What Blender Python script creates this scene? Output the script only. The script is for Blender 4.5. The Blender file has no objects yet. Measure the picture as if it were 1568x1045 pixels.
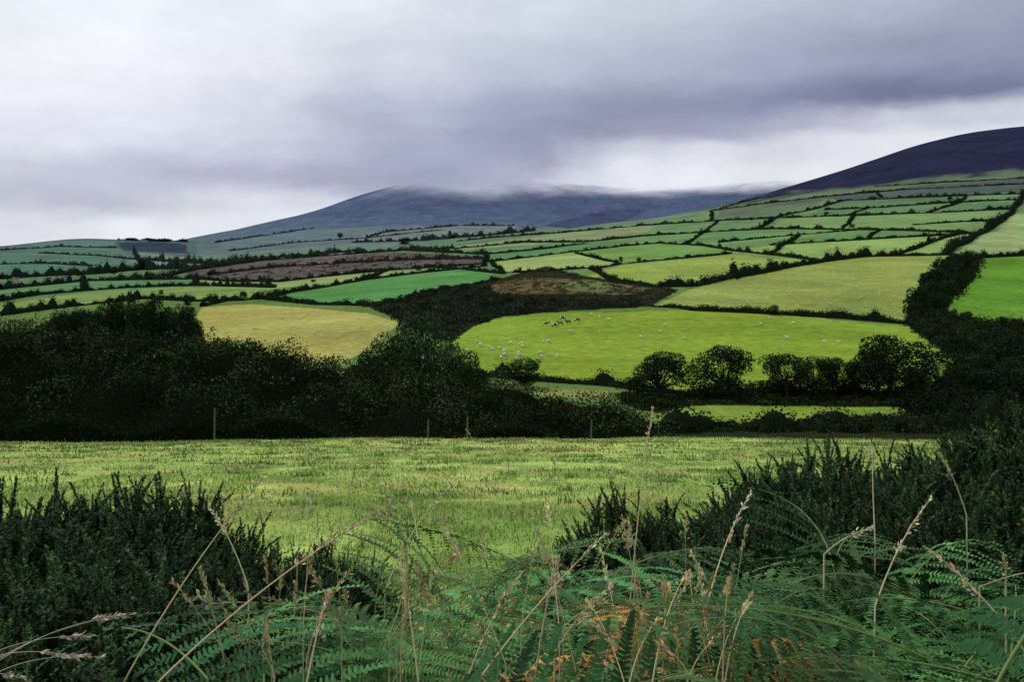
import bpy, math, numpy as np, random
from mathutils import Vector
rng=np.random.default_rng(7); random.seed(7)
F=1524.0; CX=784.0; HY=400.0
def lin(c):
    c=np.asarray(c,float)/255.0
    return np.where(c<=0.04045,c/12.92,((c+0.055)/1.055)**2.4)
scene=bpy.context.scene
scene.view_settings.view_transform='Standard'
try: scene.view_settings.look='None'
except: pass
scene.view_settings.exposure=0
def link(o): scene.collection.objects.link(o); return o

# ---------------------------------------------------------------- terrain
ST=[(-30,-1.7),(0,-1.72),(3,-1.8),(5,-2.02),(8,-2.5),(12,-3.2),(20,-4.6),(35,-6.95),(50,-9.2),
 (60,[(0,686),(300,676),(800,671),(1568,676)]),
 (75,-15.0),(100,-19.3),(130,[(0,650),(1568,650)]),(160,[(0,618),(1568,618)]),(190,[(0,592),(1568,592)]),
 (250,[(0,549),(300,546),(1200,545),(1568,548)]),
 (350,[(0,505),(200,501),(400,492),(600,484),(800,481),(1000,478),(1200,484),(1400,500),(1568,508)]),
 (500,[(0,476),(200,470),(400,462),(600,452),(800,446),(1000,441),(1200,437),(1400,440),(1568,446)]),
 (800,[(0,452),(200,446),(400,436),(600,424),(800,411),(1000,401),(1200,391),(1400,385),(1568,384)]),
 (1200,[(0,436),(200,428),(400,416),(600,402),(800,386),(1000,368),(1200,347),(1400,328),(1568,318)]),
 (1600,[(0,426),(200,416),(400,405),(600,389),(700,376),(820,362),(1000,345),(1200,316),(1400,290),(1568,272)]),
 (2200,[(0,412),(200,402),(400,394),(600,376),(700,364),(820,353),(900,347),(1000,337),(1080,321),(1165,301),(1240,278),(1330,250),(1400,226),(1480,207),(1568,196),(1800,185)]),
 (2900,[(0,384),(120,382),(280,386),(400,384),(600,372),(820,362),(1000,350),(1165,325),(1300,290),(1568,260)]),
 (3500,[(-300,384),(0,378),(60,371),(120,365),(180,367),(290,369),(400,369),(500,366),(600,362),(820,357),(1000,350),(1165,335),(1568,300)]),
 (4200,[(0,388),(290,374),(400,358),(500,345),(560,338),(640,330),(820,330),(900,335),(1000,333),(1165,312),(1568,300)]),
 (5000,[(0,392),(200,382),(290,365),(340,354),(400,340),(480,325),(520,311),(560,297),(610,284),(660,272),(710,264),(770,272),(850,280),(930,288),(1010,289),(1130,283),(1250,275),(1568,265)]),
 (7000,[(0,398),(1568,380)]),(9500,[(0,399),(1568,398)])]
SY=np.array([s[0] for s in ST],float)
def stz(X,Y):
    px=CX+F*X/np.maximum(Y,2.0)
    out=[]
    for yy,p in ST:
        if isinstance(p,list):
            xs=[a for a,b in p]; ys=[b for a,b in p]
            acc=0
            for d in (-24,-12,0,12,24): acc=acc+np.interp(px+d,xs,ys)
            out.append((HY-acc/5)/F*yy)
        else: out.append(np.full(px.shape,float(p)))
    return np.array(out)
def H(X,Y):
    X=np.asarray(X,float); Y=np.asarray(Y,float)
    sh=np.broadcast(X,Y).shape
    X=np.broadcast_to(X,sh).ravel(); Y=np.broadcast_to(Y,sh).ravel()
    res=np.empty(X.size)
    for a in range(0,X.size,100000):
        x=X[a:a+100000]; y=np.clip(Y[a:a+100000],SY[0],SY[-1]-1)
        Z=stz(x,y); h=np.diff(SY)[:,None]; d=np.diff(Z,axis=0)/h
        m=np.zeros_like(Z); m[0]=d[0]; m[-1]=d[-1]
        w1=2*h[1:]+h[:-1]; w2=h[1:]+2*h[:-1]
        pos=(d[1:]*d[:-1])>0
        with np.errstate(divide='ignore',invalid='ignore'):
            hm=(w1+w2)/(w1/d[:-1]+w2/d[1:])
        m[1:-1]=np.where(pos,hm,0)
        i=np.clip(np.searchsorted(SY,y,side='right')-1,0,len(SY)-2); j=np.arange(x.size)
        hh=h[i,0]; t=(y-SY[i])/hh
        z=((2*t**3-3*t**2+1)*Z[i,j]+(t**3-2*t**2+t)*hh*m[i,j]+(-2*t**3+3*t**2)*Z[i+1,j]+(t**3-t**2)*hh*m[i+1,j])
        amp=np.interp(y,[0,5,60,200,1000,2000,2600,3500,5000],[0,.03,.12,.3,1.5,3,7,16,26])
        wl=np.interp(y,[0,60,200,1000,2500,5000],[2.5,9,40,150,330,420])
        q=np.round(np.log2(wl)); q2=np.log2(wl)-q; wl=2.0**q
        n=np.zeros_like(y)
        for k,(ax,ay,ph) in enumerate([(1,.4,0),(-.6,.9,1.7),(.3,-1.3,4),(1.7,.8,2.2),(-1.9,.5,.6)]):
            n+=np.sin((ax*x+ay*y)/wl*2.2+ph+2*np.sin((ay*x-ax*y)/wl*1.1+ph))*(.5 if k<3 else .25)
        fade=1-np.abs(q2)*2
        res[a:a+100000]=z+amp*n*.6*np.clip(fade,0,1)
    return res.reshape(sh)
UI=np.linspace(-0.75,0.75,501); YI=np.geomspace(1.5,5200,1400)
GU,GY=np.meshgrid(UI,YI,indexing='ij')
G=HY-F*H(GU*GY,GY)/GY
def site(px,py,ymin=1.5):
    u=(px-CX)/F; i=int(np.clip(round((u+0.75)/1.5*500),0,500))
    g=G[i]; ok=(g<=py)&(YI>=ymin); k=int(np.argmax(ok)) if ok.any() else int(np.argmin(np.abs(g-py)+(YI<ymin)*1e4))
    if k>0 and ok.any() and g[k-1]>g[k]:
        t=min(max((g[k-1]-py)/(g[k-1]-g[k]),0),1); Y=YI[k-1]+(YI[k]-YI[k-1])*t
    else: Y=YI[k]
    return u*Y,Y
def wline(pts,step=6,ymin=100):
    out=[]
    for (a,b),(c,d) in zip(pts[:-1],pts[1:]):
        n=max(1,int(math.hypot(c-a,d-b)/step))
        for k in range(n):
            t=k/n; out.append(site(a+(c-a)*t,b+(d-b)*t,ymin))
    out.append(site(pts[-1][0],pts[-1][1],ymin))
    return np.array(out)

# ---------------------------------------------------------------- mesh helpers
def mk(name,V,Fs,col=None,mat=None,smooth=False,obj=True):
    V=np.asarray(V,np.float32); me=bpy.data.meshes.new(name)
    if not isinstance(Fs,list): Fs=[Fs]
    Fs=[np.asarray(f,np.int32) for f in Fs if len(f)]
    me.vertices.add(len(V)); me.vertices.foreach_set('co',V.ravel())
    idx=np.concatenate([f.ravel() for f in Fs]); tot=np.concatenate([np.full(len(f),f.shape[1],np.int32) for f in Fs])
    me.loops.add(len(idx)); me.loops.foreach_set('vertex_index',idx)
    me.polygons.add(len(tot)); me.polygons.foreach_set('loop_start',np.concatenate([[0],np.cumsum(tot)[:-1]]).astype(np.int32))
    me.polygons.foreach_set('loop_total',tot)
    if smooth: me.polygons.foreach_set('use_smooth',np.ones(len(tot),bool))
    me.update(calc_edges=True)
    if col is not None:
        at=me.color_attributes.new('Col','FLOAT_COLOR','POINT')
        c=np.ones((len(V),4),np.float32); c[:,:3]=col; at.data.foreach_set('color',c.ravel())
    if mat: me.materials.append(mat)
    if obj: return link(bpy.data.objects.new(name,me))
    return me
def unit(v): return v/np.maximum(np.linalg.norm(v,axis=-1,keepdims=True),1e-9)
def cards(P,size,asp=0.5,up=0.3,r=rng):
    n=len(P); d=r.normal(size=(n,3)); d[:,2]+=up; d=unit(d); s=unit(np.cross(d,r.normal(size=(n,3))))
    L=np.broadcast_to(size,(n,))[:,None]*(0.6+0.8*r.random((n,1)))
    V=np.stack([P-d*L*.5,P+s*L*asp*.5,P+d*L*.5,P-s*L*asp*.5],1).reshape(-1,3)
    return V,np.arange(4*n).reshape(n,4)
class Acc:
    def __init__(s): s.V=[];s.Q=[];s.T=[];s.C=[];s.n=0
    def add(s,V,Fc,C):
        V=np.asarray(V,float); Fc=np.asarray(Fc)
        (s.Q if Fc.shape[1]==4 else s.T).append(Fc+s.n)
        s.V.append(V); s.C.append(np.broadcast_to(np.asarray(C,float),(len(V),3))); s.n+=len(V)
    def get(s):
        Fs=[]
        if s.Q: Fs.append(np.concatenate(s.Q))
        if s.T: Fs.append(np.concatenate(s.T))
        return np.concatenate(s.V),Fs,np.concatenate(s.C)
    def obj(s,name,mat,**k):
        V,Fs,C=s.get(); return mk(name,V,Fs,C,mat,**k)
def tube(P,R,n=6):
    P=np.asarray(P,float); R=np.broadcast_to(R,(len(P),)); T=unit(np.gradient(P,axis=0))
    ref=np.array([0.31,0.87,0.11]); A=unit(np.cross(T,ref)); B=np.cross(T,A)
    a=np.linspace(0,2*np.pi,n,endpoint=False)
    V=(P[:,None]+R[:,None,None]*(A[:,None]*np.cos(a)[None,:,None]+B[:,None]*np.sin(a)[None,:,None])).reshape(-1,3)
    i=np.arange(len(P)-1)[:,None]*n; k=np.arange(n)[None]; k2=(k+1)%n
    Fc=np.stack([i+k,i+k2,i+n+k2,i+n+k],-1).reshape(-1,4)
    return V,Fc
def vcol(base,n,rep,var=0.35,r=rng,hue=0.15):
    b=np.asarray(base,float); m=np.exp(r.normal(size=(n,1))*var); h=1+r.normal(size=(n,3))*hue
    return np.repeat(np.clip(b*m*h,0.001,0.9),rep,0)
_ns=np.random.default_rng(3); GN=[_ns.random((256,256)) for _ in range(3)]
def vnoise(x,y,s,k=0):
    x=x/s; y=y/s; xi=np.floor(x).astype(int); yi=np.floor(y).astype(int); fx_=x-xi; fy_=y-yi; fx_=fx_*fx_*(3-2*fx_); fy_=fy_*fy_*(3-2*fy_); T=GN[k]
    g=lambda a,b_:T[a%256,b_%256]
    return (g(xi,yi)*(1-fx_)+g(xi+1,yi)*fx_)*(1-fy_)+(g(xi,yi+1)*(1-fx_)+g(xi+1,yi+1)*fx_)*fy_

# ---------------------------------------------------------------- materials
def newmat(name):
    m=bpy.data.materials.new(name); m.use_nodes=True; nt=m.node_tree
    b=nt.nodes['Principled BSDF']; return m,nt,b
def vegmat(name,rough=0.6,spec=0.2):
    m,nt,b=newmat(name); a=nt.nodes.new('ShaderNodeVertexColor'); a.layer_name='Col'
    nt.links.new(a.outputs[0],b.inputs['Base Color'])
    b.inputs['Roughness'].default_value=rough; b.inputs['Specular IOR Level'].default_value=spec
    return m
M_leaf=vegmat('foliage_leaves',.8,.0); M_fern=vegmat('bracken_green',.6,.05); M_grass=vegmat('grass_blades',.7,.05)
M_gorse=vegmat('gorse_spines',.6,.06)
def plain(name,c,rough=.8,var=.2,scale=4):
    m,nt,b=newmat(name); nz=nt.nodes.new('ShaderNodeTexNoise'); nz.inputs['Scale'].default_value=scale; nz.inputs['Detail'].default_value=5
    tc=nt.nodes.new('ShaderNodeTexCoord'); nt.links.new(tc.outputs['Object'],nz.inputs['Vector'])
    cr=nt.nodes.new('ShaderNodeValToRGB'); cr.color_ramp.elements[0].position=.3; cr.color_ramp.elements[1].position=.7
    cr.color_ramp.elements[0].color=(*[x*(1-var) for x in c],1); cr.color_ramp.elements[1].color=(*[min(1,x*(1+var)) for x in c],1)
    nt.links.new(nz.outputs[0],cr.inputs[0]); nt.links.new(cr.outputs[0],b.inputs['Base Color']); b.inputs['Roughness'].default_value=rough
    return m

# ---------------------------------------------------------------- fields
P_GORSE=[(565,470),(620,458),(700,440),(762,428),(835,408),(900,424),(1000,438),(1040,444),(995,470),(830,479),(765,486),(722,502),(690,524),(640,505),(612,492)]
P_R1=[(1488,394),(1500,402),(1490,430),(1458,458),(1450,482),(1385,490),(1398,458),(1412,430),(1440,408),(1462,394)]
P_R2=[(1385,494),(1450,482),(1500,500),(1568,510),(1680,515),(1680,560),(1480,562),(1440,535)]
P_R3=[(1470,556),(1680,556),(1680,640),(1390,640),(1395,608),(1470,596)]
P_U=[(940,603),(1620,596),(1620,622),(1400,624),(1060,621),(1005,634),(960,622)]
P_V=[(1015,664),(1040,657),(1150,655),(1230,646),(1330,644),(1420,648),(1500,640),(1640,630),(1640,664)]
P_W=[(70,535),(300,535),(300,500),(80,498)]
FIELDS=[
 ([(0,500),(0,486),(130,468),(300,470),(270,520),(100,520)],(88,114,66)),
 ([(270,522),(310,471),(380,466),(470,472),(560,480),(612,494),(575,530),(530,553),(480,556),(400,540)],(142,144,88)),
 ([(405,458),(480,445),(560,430),(690,415),(750,418),(765,428),(700,440),(620,458),(570,468),(480,466)],(80,126,76)),
 ([(0,466),(130,448),(260,440),(400,440),(390,450),(370,461),(220,458),(120,468),(0,482)],(110,134,82)),
 ([(0,446),(130,432),(290,428),(300,436),(130,446),(0,462)],(82,116,82)),
 ([(290,428),(420,432),(560,418),(660,412),(560,428),(410,444),(300,438)],(120,140,94)),
 ([(280,414),(400,400),(600,386),(745,392),(745,404),(640,410),(500,424),(400,430),(300,428)],(80,76,74)),
 ([(430,402),(520,393),(560,396),(480,405)],(94,84,84)),
 ([(640,386),(740,380),(880,372),(960,372),(880,386),(750,398)],(82,116,80)),
 ([(740,372),(860,356),(970,345),(1020,342),(980,360),(860,372),(700,384),(660,382)],(114,130,98)),
 ([(755,402),(880,387),(942,402),(900,412),(860,414),(775,420)],(130,150,98)),
 ([(880,386),(1000,373),(1115,380),(1118,388),(1060,395),(950,404)],(100,132,78)),
 ([(885,428),(950,407),(1060,396),(1120,390),(1250,400),(1060,438),(1010,438),(950,436)],(124,144,80)),
 ([(1000,470),(1060,442),(1250,402),(1300,394),(1455,392),(1412,430),(1395,460),(1380,492),(1200,482),(1075,474)],(124,139,80)),
 ([(690,525),(722,502),(765,487),(830,480),(960,478),(1060,474),(1200,482),(1390,500),(1440,540),(1480,560),(1480,600),(1130,602),(930,590),(715,575),(705,545)],(113,138,60)),
 (P_GORSE,(34,38,28)),
 ([(740,440),(800,425),(900,428),(1000,442),(960,452),(850,450),(760,452)],(84,78,58)),
 ([(820,440),(900,428),(985,442),(900,447)],(88,100,66)),
 ([(1500,396),(1580,392),(1760,390),(1760,540),(1568,508),(1495,494),(1452,470),(1480,432)],(86,126,54)),
 ([(1462,390),(1500,360),(1555,328),(1760,310),(1760,388),(1500,393)],(128,148,104)),
 (P_R1,(20,26,16)),(P_R2,(18,24,14)),(P_R3,(16,22,14)),(P_W,(16,20,14)),(P_U,(26,34,16)),(P_V,(22,30,14)),
 ([(1120,386),(1180,376),(1330,366),(1490,357),(1445,385),(1380,390),(1250,398),(1180,392)],(122,148,92)),
 ([(985,362),(1100,355),(1180,352),(1300,352),(1200,362),(1100,372),(1000,372)],(90,122,82)),
 ([(1180,376),(1220,362),(1310,353),(1480,357),(1330,366)],(94,128,82)),
 ([(1000,345),(1100,338),(1200,334),(1180,350),(1080,354),(990,360)],(96,124,88)),
 ([(1200,334),(1300,330),(1420,326),(1540,322),(1510,350),(1470,355),(1310,352),(1180,350)],(104,132,88)),
 ([(1090,322),(1180,310),(1260,302),(1250,320),(1190,332),(1090,338)],(88,108,84)),
 ([(1250,320),(1290,308),(1480,300),(1570,300),(1560,318),(1420,326),(1250,330)],(84,112,80)),
 ([(1260,303),(1400,285),(1590,270),(1590,298),(1480,300),(1290,307)],(70,84,80)),
 ([(1480,300),(1590,292),(1590,310),(1490,312)],(94,124,88)),
 ([(1000,642),(1060,622),(1330,624),(1480,630),(1400,655),(1230,656),(1030,660)],(104,128,60)),
 ([(800,604),(830,596),(930,600),(935,612),(850,608)],(118,126,76)),
]
yp=np.concatenate([np.linspace(-24,1,14),np.geomspace(1.6,9300,820)])
sc=np.concatenate([np.linspace(-1.6,-0.58,40),np.linspace(-0.575,0.575,560),np.linspace(0.58,1.6,40)])
S,YY=np.meshgrid(sc,yp,indexing='xy'); XX=S*(np.maximum(YY,0)+ 9*np.exp(-np.maximum(YY,0)/12)); ZZ=H(XX,YY)
PX=CX+F*XX/np.maximum(YY,2); PY=HY-F*ZZ/np.maximum(YY,2)
fx=XX.ravel(); fy=YY.ravel(); px=PX.ravel(); py=PY.ravel(); N=fx.size
col=np.zeros((N,3)); col[:]=lin((86,110,64))
def setc(mask,c): col[mask]=lin(c)
setc((fy>700),(82,110,78))
setc((fy>700)&(px>850),(96,124,84))
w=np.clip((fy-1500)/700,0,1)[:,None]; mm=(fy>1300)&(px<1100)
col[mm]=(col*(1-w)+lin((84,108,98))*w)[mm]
def inpoly(x,y,poly):
    ins=np.zeros(len(x),bool)
    for (a,b),(c,d) in zip(poly,np.roll(poly,-1,0)):
        if b==d: continue
        cr=((b>y)!=(d>y)); xi=(c-a)*(y-b)/(d-b)+a; ins^=cr&(x<xi)
    return ins
def pip(poly):
    m=np.zeros(N,bool); x0,y0=poly.min(0); x1,y1=poly.max(0)
    idx=np.where((fx>=x0)&(fx<=x1)&(fy>=y0)&(fy<=y1))[0]
    if len(idx): m[idx[inpoly(fx[idx],fy[idx],poly)]]=True
    return m
def wpoly(p,ymin=100): return wline(p+[p[0]],10,ymin)[:-1]
for p,c in FIELDS: setc(pip(wpoly(p)),c)
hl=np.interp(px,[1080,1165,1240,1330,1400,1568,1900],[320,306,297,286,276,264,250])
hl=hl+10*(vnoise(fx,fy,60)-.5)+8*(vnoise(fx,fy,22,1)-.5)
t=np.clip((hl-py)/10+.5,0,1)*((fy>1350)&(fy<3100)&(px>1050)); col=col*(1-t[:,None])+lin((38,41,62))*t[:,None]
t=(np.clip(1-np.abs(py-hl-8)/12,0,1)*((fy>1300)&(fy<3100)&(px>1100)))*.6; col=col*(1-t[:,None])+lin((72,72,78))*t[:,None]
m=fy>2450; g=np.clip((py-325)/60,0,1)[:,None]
far=lin((68,79,112))*(1-g)+lin((84,104,108))*g  # blue aerial haze put into the far mountain's base colour
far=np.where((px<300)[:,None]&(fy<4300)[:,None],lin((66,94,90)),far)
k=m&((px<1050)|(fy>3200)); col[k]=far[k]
for p,c in [([(0,388),(90,378),(180,380),(210,398),(150,412),(0,420)],(74,108,92)),
            ([(205,386),(290,394),(310,404),(240,412),(200,402)],(102,124,114)),
            ([(40,372),(120,368),(180,370),(170,378),(60,380)],(78,110,102)),
            ([(330,372),(470,352),(640,345),(680,352),(560,364),(350,384)],(86,106,114)),
            ([(560,356),(700,345),(790,345),(800,354),(650,368),(540,372)],(98,116,114)),
            ([(310,392),(520,374),(640,370),(560,382),(400,392),(310,402)],(92,114,102)),
            ([(830,345),(930,322),(990,322),(960,338),(870,350)],(52,60,92)),
            ([(180,372),(230,370),(285,374),(285,388),(190,384)],(50,62,78))]:
    setc(pip(wpoly(p,1500)),c)
haze_mix=(np.clip((fy-700)/2500,0,1)*.12*(col.mean(1)>.06))[:,None]; col=col*(1-haze_mix)+lin((118,128,130))*haze_mix  # pale distance haze mixed into the ground colours
sat=((fy>72)&(fy<2450))[:,None]; gm=col.mean(1,keepdims=True); col=np.where(sat,np.clip((gm+(col-gm)*1.1)*1.06,.003,1),col)
def patchcol(X,Y):
    p=np.clip((.35*vnoise(X,Y*.35,.9)+.3*vnoise(X,Y*.4,.35,1)+.3*vnoise(X,Y*.4,2.4,2)+.25*vnoise(X,Y*.5,9,1)-.32)/.46,0,1)[:,None]; q=np.clip((vnoise(X+40,Y*.4,2.2,1)*.6+vnoise(X,Y*.5,.6,2)*.4-.50)/.25,0,1)[:,None]
    a=np.array([.44,.58,.16]); b_=np.array([.22,.35,.08]); c=np.array([.50,.45,.18])
    k=b_*(1-p)+a*p; return k*(1-.45*q)+c*.45*q
mk_=fy<72; col[mk_]=patchcol(fx[mk_],fy[mk_])*.88
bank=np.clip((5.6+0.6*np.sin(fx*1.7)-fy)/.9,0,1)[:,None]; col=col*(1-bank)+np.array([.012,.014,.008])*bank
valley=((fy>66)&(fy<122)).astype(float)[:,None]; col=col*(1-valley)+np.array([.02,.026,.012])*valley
R,Cn=YY.shape; ii=np.arange(R-1)[:,None]*Cn+np.arange(Cn-1)[None]
Q=np.stack([ii,ii+1,ii+Cn+1,ii+Cn],-1).reshape(-1,4)
def nd(t,**k):
    n=nt.nodes.new(t)
    for a,v in k.items(): setattr(n,a,v)
    return n
def ground_mat(name,cloud):
    global nt,L
    mg,nt,b=newmat(name); L=nt.links.new
    tc=nd('ShaderNodeTexCoord'); vc=nd('ShaderNodeVertexColor'); vc.layer_name='Col'
    def noise(scale,det=5,rough=.6,dist=0):
        n=nd('ShaderNodeTexNoise'); n.inputs['Scale'].default_value=scale; n.inputs['Detail'].default_value=det; n.inputs['Roughness'].default_value=rough; n.inputs['Distortion'].default_value=dist
        L(tc.outputs['Object'],n.inputs['Vector']); return n
    def mrange(o,a,b_,c,d,sm=False):
        n=nd('ShaderNodeMapRange')
        if sm: n.interpolation_type='SMOOTHSTEP'
        for i,v in enumerate((a,b_,c,d)): n.inputs[i+1].default_value=v
        L(o,n.inputs[0]); return n.outputs[0]
    def mul(a,c):
        n=nd('ShaderNodeMath',operation='MULTIPLY'); L(a,n.inputs[0]); L(c,n.inputs[1]); return n.outputs[0]
    n1=noise(.012,7,.75,.5); n3=noise(.35,7,.78)
    f=mul(mrange(n1.outputs[0],.3,.7,.66,1.34),mrange(n3.outputs[0],.3,.7,.58,1.44))
    sv=nd('ShaderNodeVectorMath',operation='SCALE'); L(vc.outputs[0],sv.inputs[0]); L(f,sv.inputs['Scale'])
    tint=nd('ShaderNodeMix',data_type='RGBA',blend_type='MULTIPLY'); L(sv.outputs[0],tint.inputs[6])
    tint.inputs[7].default_value=(1.22,1.0,.85,1) if not cloud else (.97,1.0,1.05,1); n5=noise(.03,4,.7,1); L(mrange(n5.outputs[0],.42,.66,0,.8),tint.inputs[0])
    L(tint.outputs[2],b.inputs['Base Color']); b.inputs['Roughness'].default_value=.95; b.inputs['Specular IOR Level'].default_value=.0
    bp=nd('ShaderNodeBump'); bp.inputs['Strength'].default_value=.6; bp.inputs['Distance'].default_value=.3
    L(n3.outputs[0],bp.inputs['Height']); L(bp.outputs[0],b.inputs['Normal'])
    if cloud:
        sx=nd('ShaderNodeSeparateXYZ'); L(tc.outputs['Object'],sx.inputs[0]); nf=noise(.0022,5,.58)
        a1=nd('ShaderNodeMath',operation='MULTIPLY_ADD'); L(nf.outputs[0],a1.inputs[0]); a1.inputs[1].default_value=180; L(sx.outputs[2],a1.inputs[2])
        fog=mrange(a1.outputs[0],372,476,0,1,True)
        tr=nd('ShaderNodeBsdfTransparent'); mx=nd('ShaderNodeMixShader'); L(fog,mx.inputs[0]); L(b.outputs[0],mx.inputs[1]); L(tr.outputs[0],mx.inputs[2]); L(mx.outputs[0],nt.nodes['Material Output'].inputs[0])
    return mg
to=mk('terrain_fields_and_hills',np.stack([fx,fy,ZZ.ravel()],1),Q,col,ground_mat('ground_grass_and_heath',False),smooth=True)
to.data.materials.append(ground_mat('mountain_hazed_heath_in_low_cloud',True))  # far slopes carry painted blue haze; the top fades to transparent
rowY=np.repeat(yp[:-1],Cn-1); to.data.polygons.foreach_set('material_index',(rowY>3900).astype(np.int32))

# ---------------------------------------------------------------- hedgerows
def hedge(pts,h=2.0,w=1.8,base=(.016,.026,.013),trees=0.02,gap=0.0,ymin=100,name='hedgerow'):
    P=wline(pts,4,ymin); d=np.r_[0,np.cumsum(np.linalg.norm(np.diff(P,axis=0),axis=1))]
    Ym=P[:,1].mean(); s=max(.28,Ym*.0011); n=int(d[-1]/(s*.9))+2; n=min(n,4000)
    tt=np.linspace(0,d[-1],n); X=np.interp(tt,d,P[:,0]); Y=np.interp(tt,d,P[:,1])
    ph=rng.random()*10; X=X+np.sin(tt/23+ph)*.8*h/3; Y=Y+np.sin(tt/17+ph*2)*1.2*h/3
    hh=h*(.68+.2*np.sin(tt/h*.35+ph)+.2*np.sin(tt/h*.9+ph*2)+.28*np.sin(tt/31+ph*3)+.15*rng.normal(size=n)); hh=np.clip(hh,h*.12,h*1.6)
    big=rng.random(n)<trees*s/2.5
    for k in np.where(big)[0]:
        rr=rng.uniform(1.0,2.6)*h/2; hh+= rr*1.0*np.exp(-((tt-tt[k])/(rr*.9))**2)
    keep=rng.random(n)>gap; X=X[keep];Y=Y[keep];hh=hh[keep]; n=len(X)
    if n<2: return
    hb=min(1,max(0,(Ym-700)/2500))*.15; base=np.array(base)*(1-hb)+np.array((.06,.08,.075))*hb  # far hedges have pale haze blended into their leaf colour
    per=max(4,int(h*1.9/s*2.2)); A=Acc()
    Xr=np.repeat(X,per)+rng.normal(size=n*per)*w*.32; Yr=np.repeat(Y,per)+rng.normal(size=n*per)*w*.32
    Zg=H(X,Y); q=rng.random(n*per)**.8; Z=np.repeat(Zg,per)+q*np.repeat(hh,per)
    V,Fc=cards(np.stack([Xr,Yr,Z],1),s*1.15,.75); A.add(V,Fc,vcol(base,n*per,4,.45))
    T=unit(np.gradient(np.stack([X,Y],1),axis=0)); Nn=np.stack([-T[:,1],T[:,0]],1)
    ring=[]
    for a,b_ in ((-.5,-.3),(-.42,.55),(0,.75),(.42,.55),(.5,-.3)):
        ring.append(np.stack([X+Nn[:,0]*a*w,Y+Nn[:,1]*a*w,Zg+b_*hh],1))
    V=np.stack(ring,1).reshape(-1,3); i=np.arange(n-1)[:,None]*5; k=np.arange(4)[None]
    Fc=np.stack([i+k,i+k+1,i+5+k+1,i+5+k],-1).reshape(-1,4)
    step=np.linalg.norm(np.diff(np.stack([X,Y],1),axis=0),axis=1); Fc=Fc[np.repeat(step<s*4,4)]
    if len(Fc): A.add(V,Fc,np.array(base)*.7)
    A.obj(name,M_leaf)
D=(.014,.024,.012); B2=(.024,.038,.032); B3=(.017,.029,.018)
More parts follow.
